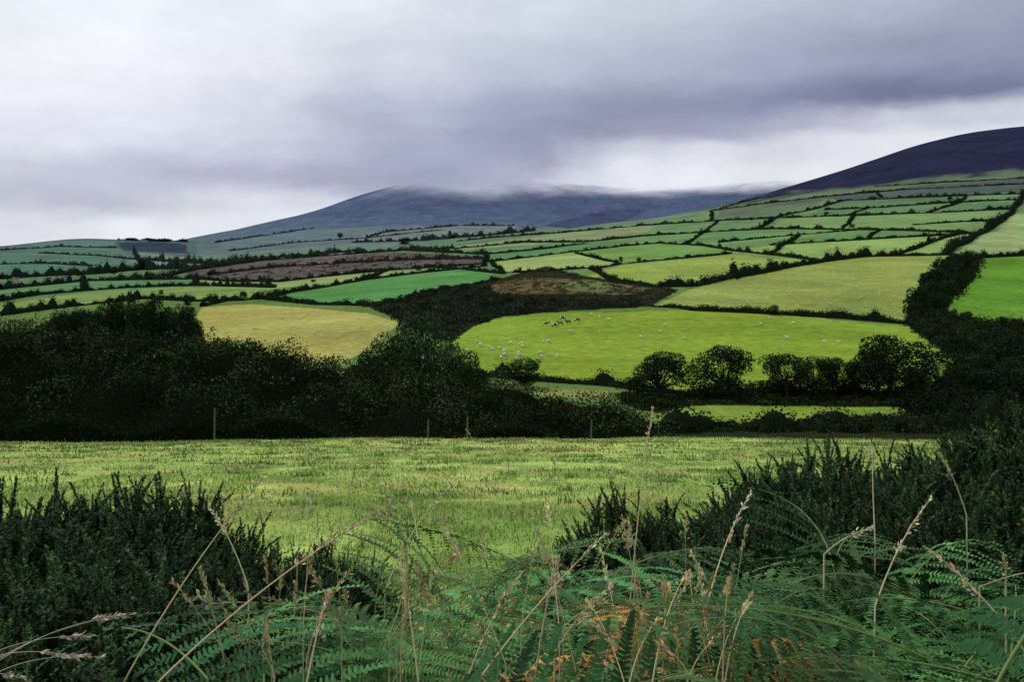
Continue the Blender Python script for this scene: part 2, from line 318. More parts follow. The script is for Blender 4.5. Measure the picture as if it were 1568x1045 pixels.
HL=[
 ([(1062,476),(1130,479),(1200,483),(1290,488),(1385,496)],2.4,3,D,.15),
 ([(1000,470),(1040,472),(1062,476)],1.5,2,D,0),
 ([(1004,440),(1060,439),(1130,425),(1200,412),(1262,401),(1330,393),(1400,392),(1462,391)],3.,4,D,.3),
 ([(745,402),(820,393),(880,386),(950,378),(1010,373),(1080,377),(1118,384)],2.2,3,D,.15),
 ([(1118,384),(1180,391),(1250,399)],2.6,3,D,.2),
 ([(1118,389),(1060,395),(1000,400),(950,405),(905,414)],2.,3,D,.1),
 ([(882,388),(912,396),(945,403)],2.,3,D,.1),
 ([(752,403),(772,419),(830,416),(905,411)],2.0,3,D,.2),
 ([(905,412),(940,432),(1000,439)],1.8,3,D,.2),
 ([(772,420),(700,412),(650,410)],1.8,3,D,.2),
 ([(405,459),(440,463),(490,467),(570,469),(620,459),(690,443),(765,428)],2.,3,D,.1),
 ([(405,459),(440,449),(500,440),(560,429),(640,419),(745,408)],1.9,3,D,.3),
 ([(310,470),(345,462),(405,458)],2.,3,D,.3),
 ([(0,462),(60,452),(130,446),(200,441),(300,438),(420,441)],2.2,3,D,.4),
 ([(0,484),(60,476),(120,469),(220,458),(300,462),(370,461)],2.2,3,D,.4),
 ([(0,444),(60,438),(130,431),(220,429),(300,428)],3.2,5,B3,.4),
 ([(300,428),(360,432),(430,432),(500,424),(600,414),(745,405)],2.4,4,D,.3),
 ([(300,438),(300,428)],3,4,D,.1),
 ([(130,446),(128,432)],3,4,D,.1),
 ([(560,429),(590,416)],2.,4,D,.1),
 ([(230,429),(300,414),(400,400),(520,391),(620,384),(745,390)],4,6,B3,.2),
 ([(320,422),(420,410),(520,404),(640,398),(740,397)],3,6,(.03,.028,.026),.3),
 ([(620,384),(700,381),(800,372),(900,371),(985,362)],3.,4,B3,.2),
 ([(745,390),(830,382),(900,373)],2.6,4,D,.1),
 ([(745,402),(745,390)],3,4,D,.1),
 ([(700,370),(760,364),(860,357),(970,347),(1090,339),(1200,334),(1330,330),(1440,326),(1545,321)],3.2,3.8,B3,.05),
 ([(985,362),(1100,355),(1180,351),(1300,352),(1400,354),(1480,357)],2.9,3,D,.1),
 ([(1090,323),(1180,311),(1262,302),(1340,294)],3,4,B3,.05),
 ([(1090,339),(1090,323),(1165,303)],2.8,4,B3,.05),
 ([(1190,333),(1250,320),(1290,308),(1380,304),(1480,300),(1570,297)],3.4,3.8,B3,.1),
 ([(1262,322),(1350,318),(1450,311),(1568,306)],3.4,3.8,B3,.05),
 ([(1340,293),(1350,303)],3,3,B3,.0),([(1300,330),(1330,318)],3,3,D,0),([(1420,326),(1470,311),(1480,300)],3,3,D,.1),
 ([(1100,372),(1200,362),(1310,353)],2.4,3,D,.15),
 ([(1180,376),(1330,367),(1440,361),(1490,357)],2.4,3,D,.1),
 ([(1180,390),(1200,376),(1225,362)],2.5,3,D,.15),([(1050,375),(1080,355),(1100,339)],2.5,3,D,.1),
 ([(1330,366),(1345,353)],3,3,D,0),([(1290,352),(1310,330)],3,3,D,.1),([(1160,352),(1190,334)],3,3,D,.1),
 ([(1378,390),(1410,378),(1445,365),(1480,357)],2.6,3,D,.2),
 ([(1445,390),(1478,372),(1515,352),(1540,335),(1556,318),(1568,300)],3.6,5,D,.4),
 ([(1400,345),(1470,340),(1540,338)],2.6,3,D,.05),
 ([(1340,286),(1460,279),(1590,272)],2.8,3,B3,0),
 ([(1495,396),(1568,392),(1640,390)],2.5,3,D,.3),
 ([(1240,303),(1400,290),(1568,282)],2.8,3,B3,0),
 ([(0,428),(60,424),(150,420),(210,414),(290,412)],5,8,B3,.6),
 ([(0,405),(70,404),(140,408)],4,5,B2,.2),([(60,388),(150,392),(205,398)],4,5,B2,.1),
 ([(205,386),(210,398),(225,412)],5,5,B2,.3),([(0,384),(90,378),(180,380)],4,5,B2,.1),
 ([(225,399),(300,404),(380,402)],5,6,B2,.4),([(290,412),(420,396),(560,384)],4,6,B2,.4),
 ([(350,385),(450,372),(560,365),(680,352)],4,5,B2,.1),([(540,372),(650,369),(760,360),(820,354)],5,5,B2,.3),
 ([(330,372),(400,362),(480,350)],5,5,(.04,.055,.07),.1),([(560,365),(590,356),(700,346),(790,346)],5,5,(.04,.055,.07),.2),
 ([(700,574),(780,580),(860,586),(930,590),(1000,600),(1100,606),(1250,606),(1400,608),(1600,600)],1.8,2.5,D,.4),
 ([(1020,662),(1100,657),(1200,660),(1300,655),(1400,660),(1600,650)],1.6,3,D,.6),
]
for it in HL: hedge(it[0],it[1],it[2],it[3],it[4],gap=.05)

def lump(x,y,s=1):
    return (np.sin(x/s*1.3+2*np.sin(y/s*.7))+np.sin(y/s*1.7+x/s*.6+1)+.7*np.sin(x/s*3.1-y/s*2.3)+.5*np.sin(x/s*5.3+y/s*4.1+2))/3.2
def domes(A,X,Y,Z,rad,hgt,leaf,base,cover=1.,cap=420,hv=.35,full=False,tr=(.5,1.7)):
    for x,y,z in zip(X,Y,Z):
        R_=rad*rng.uniform(.5,1.35); h=hgt*rng.uniform(1-hv*1.5,1+hv); n=min(cap,int(7*R_*h/leaf**2*cover)); dd=unit(rng.normal(size=(n,3)))
        if not full: dd[:,2]=np.abs(dd[:,2])
        sub=unit(rng.normal(size=(7,3))); bumps=1+.22*np.max(np.clip(dd@sub.T-.8,0,1)*5,axis=1)-.1
        P=np.array([x,y,z])+dd*np.array([R_,R_,h])*(bumps*(.7+.3*rng.random(n)))[:,None]
        V,Fc=cards(P,leaf,.75,.3); A.add(V,Fc,vcol(np.array(base)*rng.uniform(*tr)*np.array([rng.uniform(.85,1.4),1,.95]),n,4,.3))
def bush_patch(name,poly,rad,hgt,nb,leaf,base,cover=1.0,ymin=100,cap=420):
    Wp=wpoly(poly,ymin); x0,y0=Wp.min(0); x1,y1=Wp.max(0); X=rng.uniform(x0,x1,nb*12); Y=rng.uniform(y0,y1,nb*12)
    k=inpoly(X,Y,Wp); X=X[k][:nb]; Y=Y[k][:nb]; A=Acc(); domes(A,X,Y,H(X,Y),rad,hgt,leaf,base,cover,cap); A.obj(name,M_leaf)
bush_patch('gorse_scrub',[(565,470),(620,458),(700,442),(745,440),(760,455),(830,462),(960,462),(990,470),(830,479),(765,486),(722,502),(690,524),(640,505),(612,492)],2.6,2.2,620,.55,(.022,.034,.02))
bush_patch('heather_scrub',[(740,440),(762,428),(835,408),(900,424),(1000,438),(1040,444),(995,468),(830,462),(760,455)],2.2,1.1,420,.55,(.045,.046,.026),.8)
bush_patch('hillside_scrub',P_R1,4.2,5.5,170,.7,(.014,.024,.011),1.2)
bush_patch('hillside_scrub',P_R2,3.4,4.5,330,.5,(.014,.024,.011),1.2)
bush_patch('hillside_scrub',P_R3,2.4,3.0,420,.34,(.013,.022,.010),1.2)
bush_patch('streamside_scrub',P_U,1.4,.8,420,.3,(.014,.024,.009),1.0)
bush_patch('streamside_scrub',P_V,1.3,1.1,300,.24,(.015,.026,.010),1.0)
bush_patch('woodland_clump',P_W,3.6,5.5,150,.4,(.011,.018,.009),1.2,cap=700)
bush_patch('distant_scrub',[(290,424),(430,402),(600,388),(740,393),(740,404),(500,422),(330,428)],4,1.6,260,1.5,(.034,.036,.03),.8,600)

def scrub(name,xs,ytop,Y0,Y1,size=.22,dens=22,base=(.01,.016,.009),front=.25,lumpy=.12,ls=2.5,spike=.5,nd_=0):
    x0=(xs[0]-CX)/F; x1=(xs[-1]-CX)/F; wid=(x1-x0)*(Y0+Y1)/2; nu=max(10,int(wid/.5)); nv=max(6,int((Y1-Y0)/.6))
    def top(u,Y):
        d=(Y-Y0)/(Y1-Y0); zt=(HY-np.interp(CX+F*u,xs,ytop))/F*Y; g=H(u*Y,Y); hh=np.maximum(zt-g,.4)
        prof=np.clip(front+(1-front)*np.sin(np.clip(d/.75,0,1)*np.pi/2),0,1)*np.clip((1-d)/.12,0,1)**.5
        bl=np.abs(np.sin(u*Y/ls*1.1+1.5*np.sin(Y/ls*.8)))*np.abs(np.sin(Y/ls*1.3+u*Y/ls*.5))
        return g+hh*prof*(1+lumpy*lump(u*Y,Y,ls))+(bl-.45)*ls*.45,g
    U,Yg=np.meshgrid(np.linspace(x0,x1,nu),np.linspace(Y0,Y1,nv),indexing='xy'); Zt,Gd=top(U,Yg)
    Vc=np.stack([U*Yg,Yg,Gd+(Zt-Gd)*.93-.25],-1).reshape(-1,3); ii=np.arange(nv-1)[:,None]*nu+np.arange(nu-1)[None]
    A=Acc(); A.add(Vc,np.stack([ii,ii+1,ii+nu+1,ii+nu],-1).reshape(-1,4),np.array(base)*.35)
    fr=np.concatenate([Vc[:nu],Vc[:nu]-[0,0,0]]); fr[nu:,2]=Gd[0]-.5; k=np.arange(nu-1); A.add(fr,np.stack([k,k+1,nu+k+1,nu+k],-1),np.array(base)*.35)
    n=int(wid*((Y1-Y0)+8)*dens); u=rng.uniform(x0,x1,n); d=rng.random(n)**1.2; Yr=Y0+(Y1-Y0)*d*.98; Zt,Gd=top(u,Yr)
    z=Zt-np.abs(rng.normal(size=n))*.4+rng.random(n)**5*spike
    P=np.stack([u*Yr+rng.normal(size=n)*.1,Yr,z],1); tone=np.exp(.5*lump(P[:,0],P[:,1],ls*1.3)); br=np.clip(.5+.9*lump(P[:,0]+30,P[:,1],ls*2.4),0,1)[:,None]
    cc=np.array(base)*(1-br*.6)+np.array([.030,.030,.014])*br*.6
    V,Fc=cards(P,size,.5,.8); A.add(V,Fc,np.repeat(cc*tone[:,None]*np.exp(rng.normal(size=(n,1))*.32),4,0))
    n2=int(wid*dens*5); u=rng.uniform(x0,x1,n2); Yr=Y0+rng.normal(size=n2)*.3; Zt,Gd=top(u,np.full(n2,Y0+.01)); z=Gd+(Zt-Gd)*rng.random(n2)
    V,Fc=cards(np.stack([u*Yr,Yr,z],1),size,.5,.8); A.add(V,Fc,vcol(base,n2,4,.3))
    if nd_:
        u=rng.uniform(x0,x1,nd_); Yr=Y0+(Y1-Y0)*rng.uniform(.12,.9,nd_); Zt,Gd=top(u,Yr); domes(A,u*Yr,Yr,Zt-.7,1.5,1.35,.17,(.018,.030,.012),.55,520,.5,True,(.35,2.6))
    A.obj(name,M_leaf)
scrub('scrub_thicket',[-260,-100,0,60,120,180,260,330,390,440,470,530,600,700,760,850,930,1000,1030],
      [504,502,498,504,519,514,522,530,525,535,556,564,572,582,596,610,622,648,676],66,84,.17,22,base=(.012,.020,.009),lumpy=.09,ls=2.6,nd_=340)
scrub('conifer_plantation',[180,200,240,275,288],[376,371,370,372,380],3300,3420,6,.02,(.014,.022,.034),lumpy=.05,ls=30,front=.8,spike=4)

# ---------------------------------------------------------------- trees
def tree_mesh(seed,nl=6200,ls=.031,base=(.016,.031,.013),low=.1):
    r=np.random.default_rng(seed); A=Acc()
    lean=r.normal(size=2)*.04
    tp=np.array([[0,0,-.08],[lean[0]*.3,lean[1]*.3,.12],[lean[0],lean[1],.3],[lean[0]*1.4,lean[1]*1.4,.6]])
    V,Fc=tube(tp,[.034,.026,.02,.008],7); A.add(V,Fc,(.03,.024,.018))
    lobes=[]
    for k in range(24):
        a=r.uniform(0,2*np.pi); zz=r.uniform(.24,.84); rad=.36*math.sqrt(max(.05,1-((zz-.48)/.5)**2))*r.uniform(.5,1.05)
        c=np.array([math.cos(a)*rad,math.sin(a)*rad,zz]); R=r.uniform(.10,.18); lobes.append((c,R))
        s=tp[2]*(1-.4*r.random())+0; m=(s+c)/2+np.array([0,0,-.03]); V,Fc=tube(np.array([s,m,c]),[.012,.008,.003],5); A.add(V,Fc,(.03,.024,.018))
    lobes.append((np.array([0,0,.84]),.15)); lobes.append((np.array([0,0,.5]),.26))
    tot=sum(R**2 for _,R in lobes)
    for c,R in lobes:
        n=int(nl*R*R/tot); dd=unit(r.normal(size=(n,3))); rr=R*(.55+.5*r.random((n,1))**.6); P=c+dd*rr*np.array([1,1,.85])
        P=P[P[:,2]>low*.6]
        V,Fc=cards(P,ls,.7,.2,r); A.add(V,Fc,vcol(np.array(base)*r.uniform(.65,1.45),len(P),4,.3,r))
    V,Fs,C=A.get(); return mk('broadleaf_tree',V,Fs,C,M_leaf,obj=False)
TM=[tree_mesh(s) for s in range(5)]; TMg=[tree_mesh(20+s,9500,.024,base=(.032,.066,.025)) for s in range(2)]
def tree(px_,Y,ytop,wpx,name='broadleaf_tree',ms=TM,drop=0):
    u=(px_-CX)/F; X=u*Y; g=float(H(X,Y))-drop; zt=(HY-ytop)/F*Y; h=max(zt-g,1.5)
    o=link(bpy.data.objects.new(name,random.choice(ms))); o.location=(X,Y,g-.04*h); wm=wpx/F*Y/.84
    o.scale=(wm,wm,h*1.04/.98); o.rotation_euler=(0,0,random.uniform(0,6.28)); return o
for t_ in [(805,186,546,60),(1018,170,536,90),(1108,168,526,100),(1205,170,540,82),(1245,172,544,68),(1282,174,546,54),(1312,172,550,48),
           (1365,166,510,116),(1335,170,537,66),(1446,168,534,82),(1500,172,540,76),(1530,215,498,84),(1568,205,503,74),(1490,230,490,48),
           (1568,165,543,90),(1620,170,520,100),(975,176,576,38),(735,178,562,34),(1480,162,556,76),(1540,160,558,90),(1160,176,582,38),(1405,176,560,50)]:
    tree(*t_)
for t_ in [(652,118,471,132),(588,118,506,108),(692,112,518,96)]: tree(*t_,ms=TMg)
for t_ in [(630,106,542,86),(560,106,540,76),(712,106,556,66)]: tree(*t_)
for t_ in [(190,245,448,58),(240,248,450,56),(130,246,470,56),(275,245,464,50),(96,244,480,44),(160,242,460,50),(215,240,462,56),(300,244,486,34),(70,240,490,40)]: tree(*t_)
for t_ in [(20,80,492,90),(75,80,498,70),(330,80,516,80),(385,80,514,90),(430,79,528,70),(250,80,512,84)]: tree(*t_)
def small(px_,py_,hpx,wpx,ymin=150,name='hedgerow_tree'):
    X,Y=site(px_,py_,ymin); g=float(H(X,Y)); o=link(bpy.data.objects.new(name,random.choice(TM))); o.location=(X,Y,g-.2)
    o.scale=(wpx/F*Y,wpx/F*Y,hpx/F*Y); o.rotation_euler=(0,0,random.uniform(0,6.28))
for s_ in [(620,377,14,24),(372,461,17,16),(398,462,17,20),(1185,483,18,20),(1057,441,16,16),(1012,441,12,10),(950,402,10,10),(978,402,9,10),
           (742,404,10,14),(870,414,8,10),(796,418,10,8),(845,415,7,8),(480,433,6,10),(190,463,12,12),(288,470,16,18),(330,462,10,14),(60,478,10,20),
           (218,414,18,16),(175,421,9,18),(120,424,8,14),(550,467,9,14),(1130,430,10,12),(1160,420,9,14),(1305,394,9,12),(1180,342,8,12),(1305,349,7,12),
           (1368,392,9,16),(1265,330,6,10),(1455,308,8,10),(1150,338,6,8),(520,366,10,12),(640,415,6,12),(246,452,9,10),(420,441,7,10),(1240,405,9,10),(1535,500,16,24),(1480,495,20,26),(1420,440,26,30),(1455,425,26,34),(1410,470,32,34),(1440,480,34,38),(1475,412,24,30),(1400,488,28,30),(1430,460,30,34),(1488,400,18,26)]:
    small(*s_)

# ---------------------------------------------------------------- animals
def skin(name,J,E,mats,paint):
    me=bpy.data.meshes.new(name+'_s'); me.from_pydata([j[:3] for j in J],E,[]); o=link(bpy.data.objects.new(name+'_s',me))
    md=o.modifiers.new('s','SKIN'); sv_=me.skin_vertices[0].data
    for i,j in enumerate(J): sv_[i].radius=(j[3],j[3]); sv_[i].use_root=(i==0)
    o.modifiers.new('ss','SUBSURF').levels=1
    bpy.context.view_layer.update(); dg=bpy.context.evaluated_depsgraph_get(); m2=bpy.data.meshes.new_from_object(o.evaluated_get(dg)); bpy.data.objects.remove(o)
    m2.name=name; m2.materials.clear()
    for m in mats: m2.materials.append(m)
    for p in m2.polygons: p.material_index=paint(p.center); p.use_smooth=True
    return m2
def quad(sc,wool,graze):
    J=[(0,0,1.05,.40+wool),(-.45,0,1.08,.36+wool),(-.85,0,1.1,.28+wool),(.45,0,1.02,.38+wool),(.8,0,1.12,.28+wool*.7),(1.08,0,(.8 if graze else 1.35),.17),(1.25,0,(.45 if graze else 1.55),.15),(1.5,0,(.22 if graze else 1.42),.09)]
    E=[(0,1),(1,2),(0,3),(3,4),(4,5),(5,6),(6,7)]
    def leg(root,x,y,hind):
        k=len(J)
        if hind: J.extend([(x+.12,y,.75,.16),(x-.1,y,.48,.075),(x-.04,y,.12,.055),(x+.02,y,.02,.07)])
        else: J.extend([(x,y,.72,.13),(x+.02,y,.42,.075),(x,y,.12,.05),(x+.04,y,.02,.07)])
        E.extend([(root,k),(k,k+1),(k+1,k+2),(k+2,k+3)])
    leg(2,-.8,.2,1); leg(2,-.8,-.2,1); leg(3,.6,.19,0); leg(3,.6,-.19,0)
    k=len(J); J.extend([(1.2,.18,(.62 if graze else 1.62),.05),(1.2,-.18,(.62 if graze else 1.62),.05),(-1.08,0,1.15,.05),(-1.16,0,.7,.035)]); E.extend([(6,k),(6,k+1),(2,k+2),(k+2,k+3)])
    return [(a*sc,b_*sc,c*sc,r*sc) for a,b_,c,r in J],E
Mwool=plain('sheep_wool',(.62,.6,.52)); Mface=plain('sheep_face',(.3,.28,.24))
mcow,ntc,bc=newmat('cow_hide'); nz=ntc.nodes.new('ShaderNodeTexNoise'); nz.inputs['Scale'].default_value=1.1; cr=ntc.nodes.new('ShaderNodeValToRGB'); cr.color_ramp.interpolation='CONSTANT'
cr.color_ramp.elements[0].color=(.015,.012,.012,1); cr.color_ramp.elements[1].position=.54; cr.color_ramp.elements[1].color=(.6,.56,.52,1)
tcc=ntc.nodes.new('ShaderNodeTexCoord'); ntc.links.new(tcc.outputs['Object'],nz.inputs[0]); ntc.links.new(nz.outputs[0],cr.inputs[0]); ntc.links.new(cr.outputs[0],bc.inputs['Base Color'])
J,E=quad(1.0,0,False); C1=skin('cow',J,E,[mcow],lambda c:0); J,E=quad(1.0,0,True); C2=skin('cow',J,E,[mcow],lambda c:0)
J,E=quad(.58,.09,True); S1=skin('sheep',J,E,[Mwool,Mface],lambda c:1 if (c.x>.62 or c.z<.3) else 0)
J,E=quad(.58,.09,False); S2=skin('sheep',J,E,[Mwool,Mface],lambda c:1 if (c.x>.66 or c.z<.3) else 0)
def put(me,name,px_,py_,s=1,rz=None):
    X,Y=site(px_,py_,120); o=link(bpy.data.objects.new(name,me)); o.location=(X,Y,float(H(X,Y))); o.scale=(s,s,s); o.rotation_euler=(0,0,rz if rz is not None else random.uniform(0,6.28))
for i,(a,b_) in enumerate([(836,500),(849,502),(858,499),(861,491),(870,497),(884,494)]): put((C1,C2)[i%2],'cow',a,b_,.95,random.choice([0,3.14])+random.uniform(-.6,.6))
for k in range(62):
    if k<38:
        a=random.uniform(725,1290); b_=random.uniform(500,555) if a<1000 else random.uniform(485,535)
        if k<16: a=random.gauss(765,30); b_=random.gauss(540,8); a=max(a,715)
    else:
        a=random.uniform(1080,1380); b_=random.uniform(418,470)
        if b_<452-(a-1060)*.12: b_=465
    put(random.choice([S1,S2]),'sheep',a,b_,random.uniform(.9,1.1))
for k in range(10): put(S1,'sheep',random.uniform(320,560),random.uniform(484,525))
for a,b_ in [(918,488),(932,492),(905,484),(1110,544),(1114,546),(1205,520),(1262,527),(1215,497)]: put(S2,'sheep',a,b_,1.15)

# ---------------------------------------------------------------- farmhouses
Mwall=plain('rendered_wall',(.35,.36,.38)); Mroof=plain('slate_roof',(.10,.10,.13)); Mwin=plain('window_glass_dark',(.03,.035,.04),.2)
def box(par,nm,c,s,m):
    x,y,z=[v/2 for v in s]; V=[(c[0]+a*x,c[1]+b_*y,c[2]+d*z) for d in(-1,1) for a,b_ in((-1,-1),(1,-1),(1,1),(-1,1))]
    o=mk(nm,V,np.array([(3,2,1,0),(4,5,6,7),(0,1,5,4),(1,2,6,5),(2,3,7,6),(3,0,4,7)]),None,m)
    if par: o.parent=par
    return o
def house(px_,py_,w,rz):
    X,Y=site(px_,py_,600); e=link(bpy.data.objects.new('farmhouse',None)); e.location=(X,Y,float(H(X,Y))); e.rotation_euler=(0,0,rz); e.scale=(.7,.7,.62)
    box(e,'walls',(0,0,2.5),(w,7,6),Mwall)
    V=[(-w/2-.3,-3.9,5.4),(w/2+.3,-3.9,5.4),(w/2+.3,3.9,5.4),(-w/2-.3,3.9,5.4),(-w/2-.3,0,8.4),(w/2+.3,0,8.4)]
    o=mk('roof',V,[np.array([(0,1,5,4),(2,3,4,5),(3,2,1,0)]),np.array([(0,4,3),(1,2,5)])],None,Mroof); o.parent=e
    for s in(-1,1): box(e,'chimney',(s*(w/2-.8),0,8.6),(.9,.9,1.8),Mwall)
    for x in(-w*.32,0,w*.32):
        for z in(1.6,4.3): box(e,'window',(x,-3.53,z),(1.,.1,1.3),Mwin)
for h_ in [(24,431,12,.2),(72,431,14,.1),(98,429,9,.6)]: house(*h_)
Mpost=plain('weathered_post',(.07,.06,.045))
for a,hgt in [(328,2.2),(715,1.5),(655,1.4),(905,1.3)]:
    Y=62.5; X=(a-CX)/F*Y; g=float(H(X,Y)); V,Fc=tube([(X,Y,g-.3),(X+.02,Y,g+hgt*.5),(X+.04,Y,g+hgt)],[.06,.055,.05],7); mk('fence_post',V,Fc,None,Mpost)
X,Y=site(920,582,150); V,Fc=tube([(X,Y,float(H(X,Y))-.2),(X,Y,float(H(X,Y))+2.6)],.07,6); mk('wooden_pole',V,Fc,None,Mpost)

# ---------------------------------------------------------------- meadow grass
def blades(X,Y,h,w_,base,var=.25,lean=.5,r=rng):
    n=len(X); Z=H(X,Y)-.01; a=r.uniform(0,2*np.pi,n); ln=np.abs(r.normal(size=n))*lean
    d=np.stack([np.cos(a)*ln,np.sin(a)*ln,np.ones(n)],1); d=unit(d); s=np.stack([-np.sin(a+r.normal(size=n)),np.cos(a),np.zeros(n)],1)
    P=np.stack([X,Y,Z],1); m=P+d*h[:,None]*.55; t=P+d*h[:,None]; t[:,2]-=np.minimum(ln,.8)*h*.35; t[:,:2]+=d[:,:2]*h[:,None]*.25
    V=np.stack([P-s*w_[:,None]/2,P+s*w_[:,None]/2,m+s*w_[:,None]*.4,t,m-s*w_[:,None]*.4],1).reshape(-1,3)
    o=np.arange(n)[:,None]*5; Q_=np.concatenate([o,o+1,o+2,o+4],1); T_=np.concatenate([o+4,o+2,o+3],1)
    return V,Q_,T_,vcol(base,n,5,var,r,.08)
A=Acc()
def addb(A,b_):
    V,Q_,T_,C_=b_; k=A.n; A.Q.append(Q_+k);A.T.append(T_+k);A.V.append(V);A.C.append(C_);A.n+=len(V)
for (y0,y1,n,hm,wm,cs) in [(4.5,9,80000,.085,.008,.25),(9,18,90000,.09,.014,.45),(18,36,70000,.09,.03,.8),(36,64,50000,.09,.055,1.4)]:
    Y=np.sqrt(rng.uniform(y0**2,y1**2,n)); X=rng.uniform(-.62,.62,n)*Y
    cl=vnoise(X,Y*.45,cs)*.55+vnoise(X,Y*.4,cs*3,1)*.45; ok=rng.random(n)<np.clip(cl*1.7,.25,1); X=X[ok];Y=Y[ok];cl=cl[ok]; n=len(X)
    h=hm*(.25+2.0*cl**2.6+.25*rng.random(n))
    V,Q_,T_,C_=blades(X,Y,h,np.full(n,wm),(1,1,1),.16,1.4); C_=np.clip(C_*np.repeat(patchcol(X,Y),5,0),.01,.7)
    addb(A,(V,Q_,T_,C_))
n=220; Y=np.sqrt(rng.uniform(7**2,60**2,n)); X=rng.uniform(-.6,.6,n)*Y
addb(A,blades(X,Y,rng.uniform(.2,.4,n),.005+Y*.0005,(.12,.11,.06),.5,.3)); A.obj('meadow_grass',M_grass)
A=Acc()
for k in range(900):
    Y=math.sqrt(rng.uniform(5.5**2,60**2)); X=rng.uniform(-.6,.6)*Y; n=46; r_=rng.uniform(.08,.25)*(1+Y/50)
    Xs=X+rng.normal(size=n)*r_*1.1; Ys=Y+rng.normal(size=n)*r_*1.2
    addb(A,blades(Xs,Ys,rng.uniform(.06,.19,n),np.full(n,.010+Y*.0008),random.choice([(.10,.16,.05),(.13,.21,.05),(.30,.25,.12),(.15,.25,.07),(.13,.17,.06)]),.25,.9))
A.obj('tussock_grass',M_grass)

# ---------------------------------------------------------------- bracken
def frond(r,L=.8,col0=(.035,.12,.06),th0=1.0,th1=-.35,curl=0):
    A=Acc(); n=40; t=np.linspace(0,1,n); th=th0+(th1-th0)*t**1.1; ds=L/n
    P=np.zeros((n,3)); P[1:,0]=np.cumsum(np.cos(th[:-1])*ds); P[1:,2]=np.cumsum(np.sin(th[:-1])*ds); P[:,1]=curl*t**2*L*.3
    V,Fc=tube(P,np.linspace(.0035,.0008,n),5); A.add(V,Fc,(.16,.22,.07))
    T=unit(np.gradient(P,axis=0)); side=np.array([0,1.,0]); NP=17; Vs=[];Cs=[]; sp=L*.8/NP
    for i in range(NP):
        tt=.2+.79*(i/(NP-1))**.95; k=tt*(n-1); k0=min(int(k),n-2); p0=P[k0]*(1-(k-k0))+P[k0+1]*(k-k0); tg=T[k0]; nor=np.cross(tg,side)*-1
        q=(tt-.2)/.8; pl=L*.32*(1-q)**.75*(.75+.25*min(1,q*5))*(1+.1*r.normal())+.012
        for sg in(-1,1):
            d=unit(side*sg+tg*.38+nor*(.1+.12*r.normal())); m=max(4,int(pl/.0115)); s=(np.arange(m)+.5)/m
            dr=-(s**2)*pl*.3; C=p0+d*(s[:,None]*pl)+np.outer(dr,[0,0,1])
            wv=unit(np.cross(d,nor)); le=sp*.42*(1-q*.45)*(1-s)**.55+.002
            tone=max(.35,1+.35*r.normal())
            for s2 in(-1,1):
                e=unit(wv*s2+d*.45); e=np.broadcast_to(e,(m,3)); a=le[:,None]; ww=d*(pl/m*.38)
                up=np.array([0,0,1])*0.12*r.normal(size=(m,1))
                b0=C-ww; b1=C+ww; b2=C+e*a*.85+ww*.7+up*a; b3=C+e*a+up*a*1.2-np.array([0,0,.12])*a-ww*.3
                Vs.append(np.stack([b0,b1,b2,b3],1).reshape(-1,3)); Cs.append(vcol(np.array(col0)*tone,m,4,.14,r,.06))
    V=np.concatenate(Vs); A.add(V,np.arange(len(V)).reshape(-1,4),np.concatenate(Cs)); return A.get()
def rotz(V,a): c,s=math.cos(a),math.sin(a); return V@np.array([[c,s,0],[-s,c,0],[0,0,1]])
def roty(V,a): c,s=math.cos(a),math.sin(a); return V@np.array([[c,0,-s],[0,1,0],[s,0,c]])
def rotx(V,a): c,s=math.cos(a),math.sin(a); return V@np.array([[1,0,0],[0,c,s],[0,-s,c]])
def fern_plant(seed,col0,nf=4,hs=.45,flat=False):
    r=np.random.default_rng(seed); V_=[];Q_=[];C_=[];n=0
    for k in range(nf):
        V,Fs,C=frond(r,r.uniform(.75,1.05),np.array(col0)*r.uniform(.45,1.4)*np.array([r.uniform(.8,1.6),1,r.uniform(.8,1.1)]),r.uniform(.35,.95) if not flat else .3,r.uniform(-.9,-.3),r.normal()*.7)
        V=rotx(V,r.normal()*.35); V=rotz(V,k/nf*6.283+r.normal()*.5)+np.array([0,0,hs*r.uniform(.6,1.0)])
        V_.append(V);Q_.append(Fs[0]+n);C_.append(C);n+=len(V)
        V,Fc=tube([(0,0,-.5),(0.02*k,0,hs*.4),tuple(V[0])],.004,5); V_.append(V);Q_.append(Fc+n);C_.append(np.full((len(V),3),(.05,.06,.02)));n+=len(V)
    return mk('bracken_fern',np.concatenate(V_),np.concatenate(Q_),np.concatenate(C_),M_fern,obj=False)
FG=[fern_plant(100+k,(.050,.150,.050)) for k in range(7)]; FD=[fern_plant(200+k,(.26,.14,.05),5,.25) for k in range(2)]; FY=[fern_plant(300,(.16,.22,.05),5,.4)]
def fern(px_,Y,ytop,ms=FG,name='bracken_fern',s=None):
    X=(px_-CX)/F*Y; zt=(HY-ytop)/F*Y; m=random.choice(ms); o=link(bpy.data.objects.new(name,m))
    sc_=s or random.uniform(.72,1.05); o.scale=(sc_,sc_,sc_); top=.68*sc_ if ms is not FD else .45*sc_; o.location=(X,Y,zt-top); o.rotation_euler=(random.uniform(-.2,.2),random.uniform(-.2,.2),random.uniform(0,6.28))
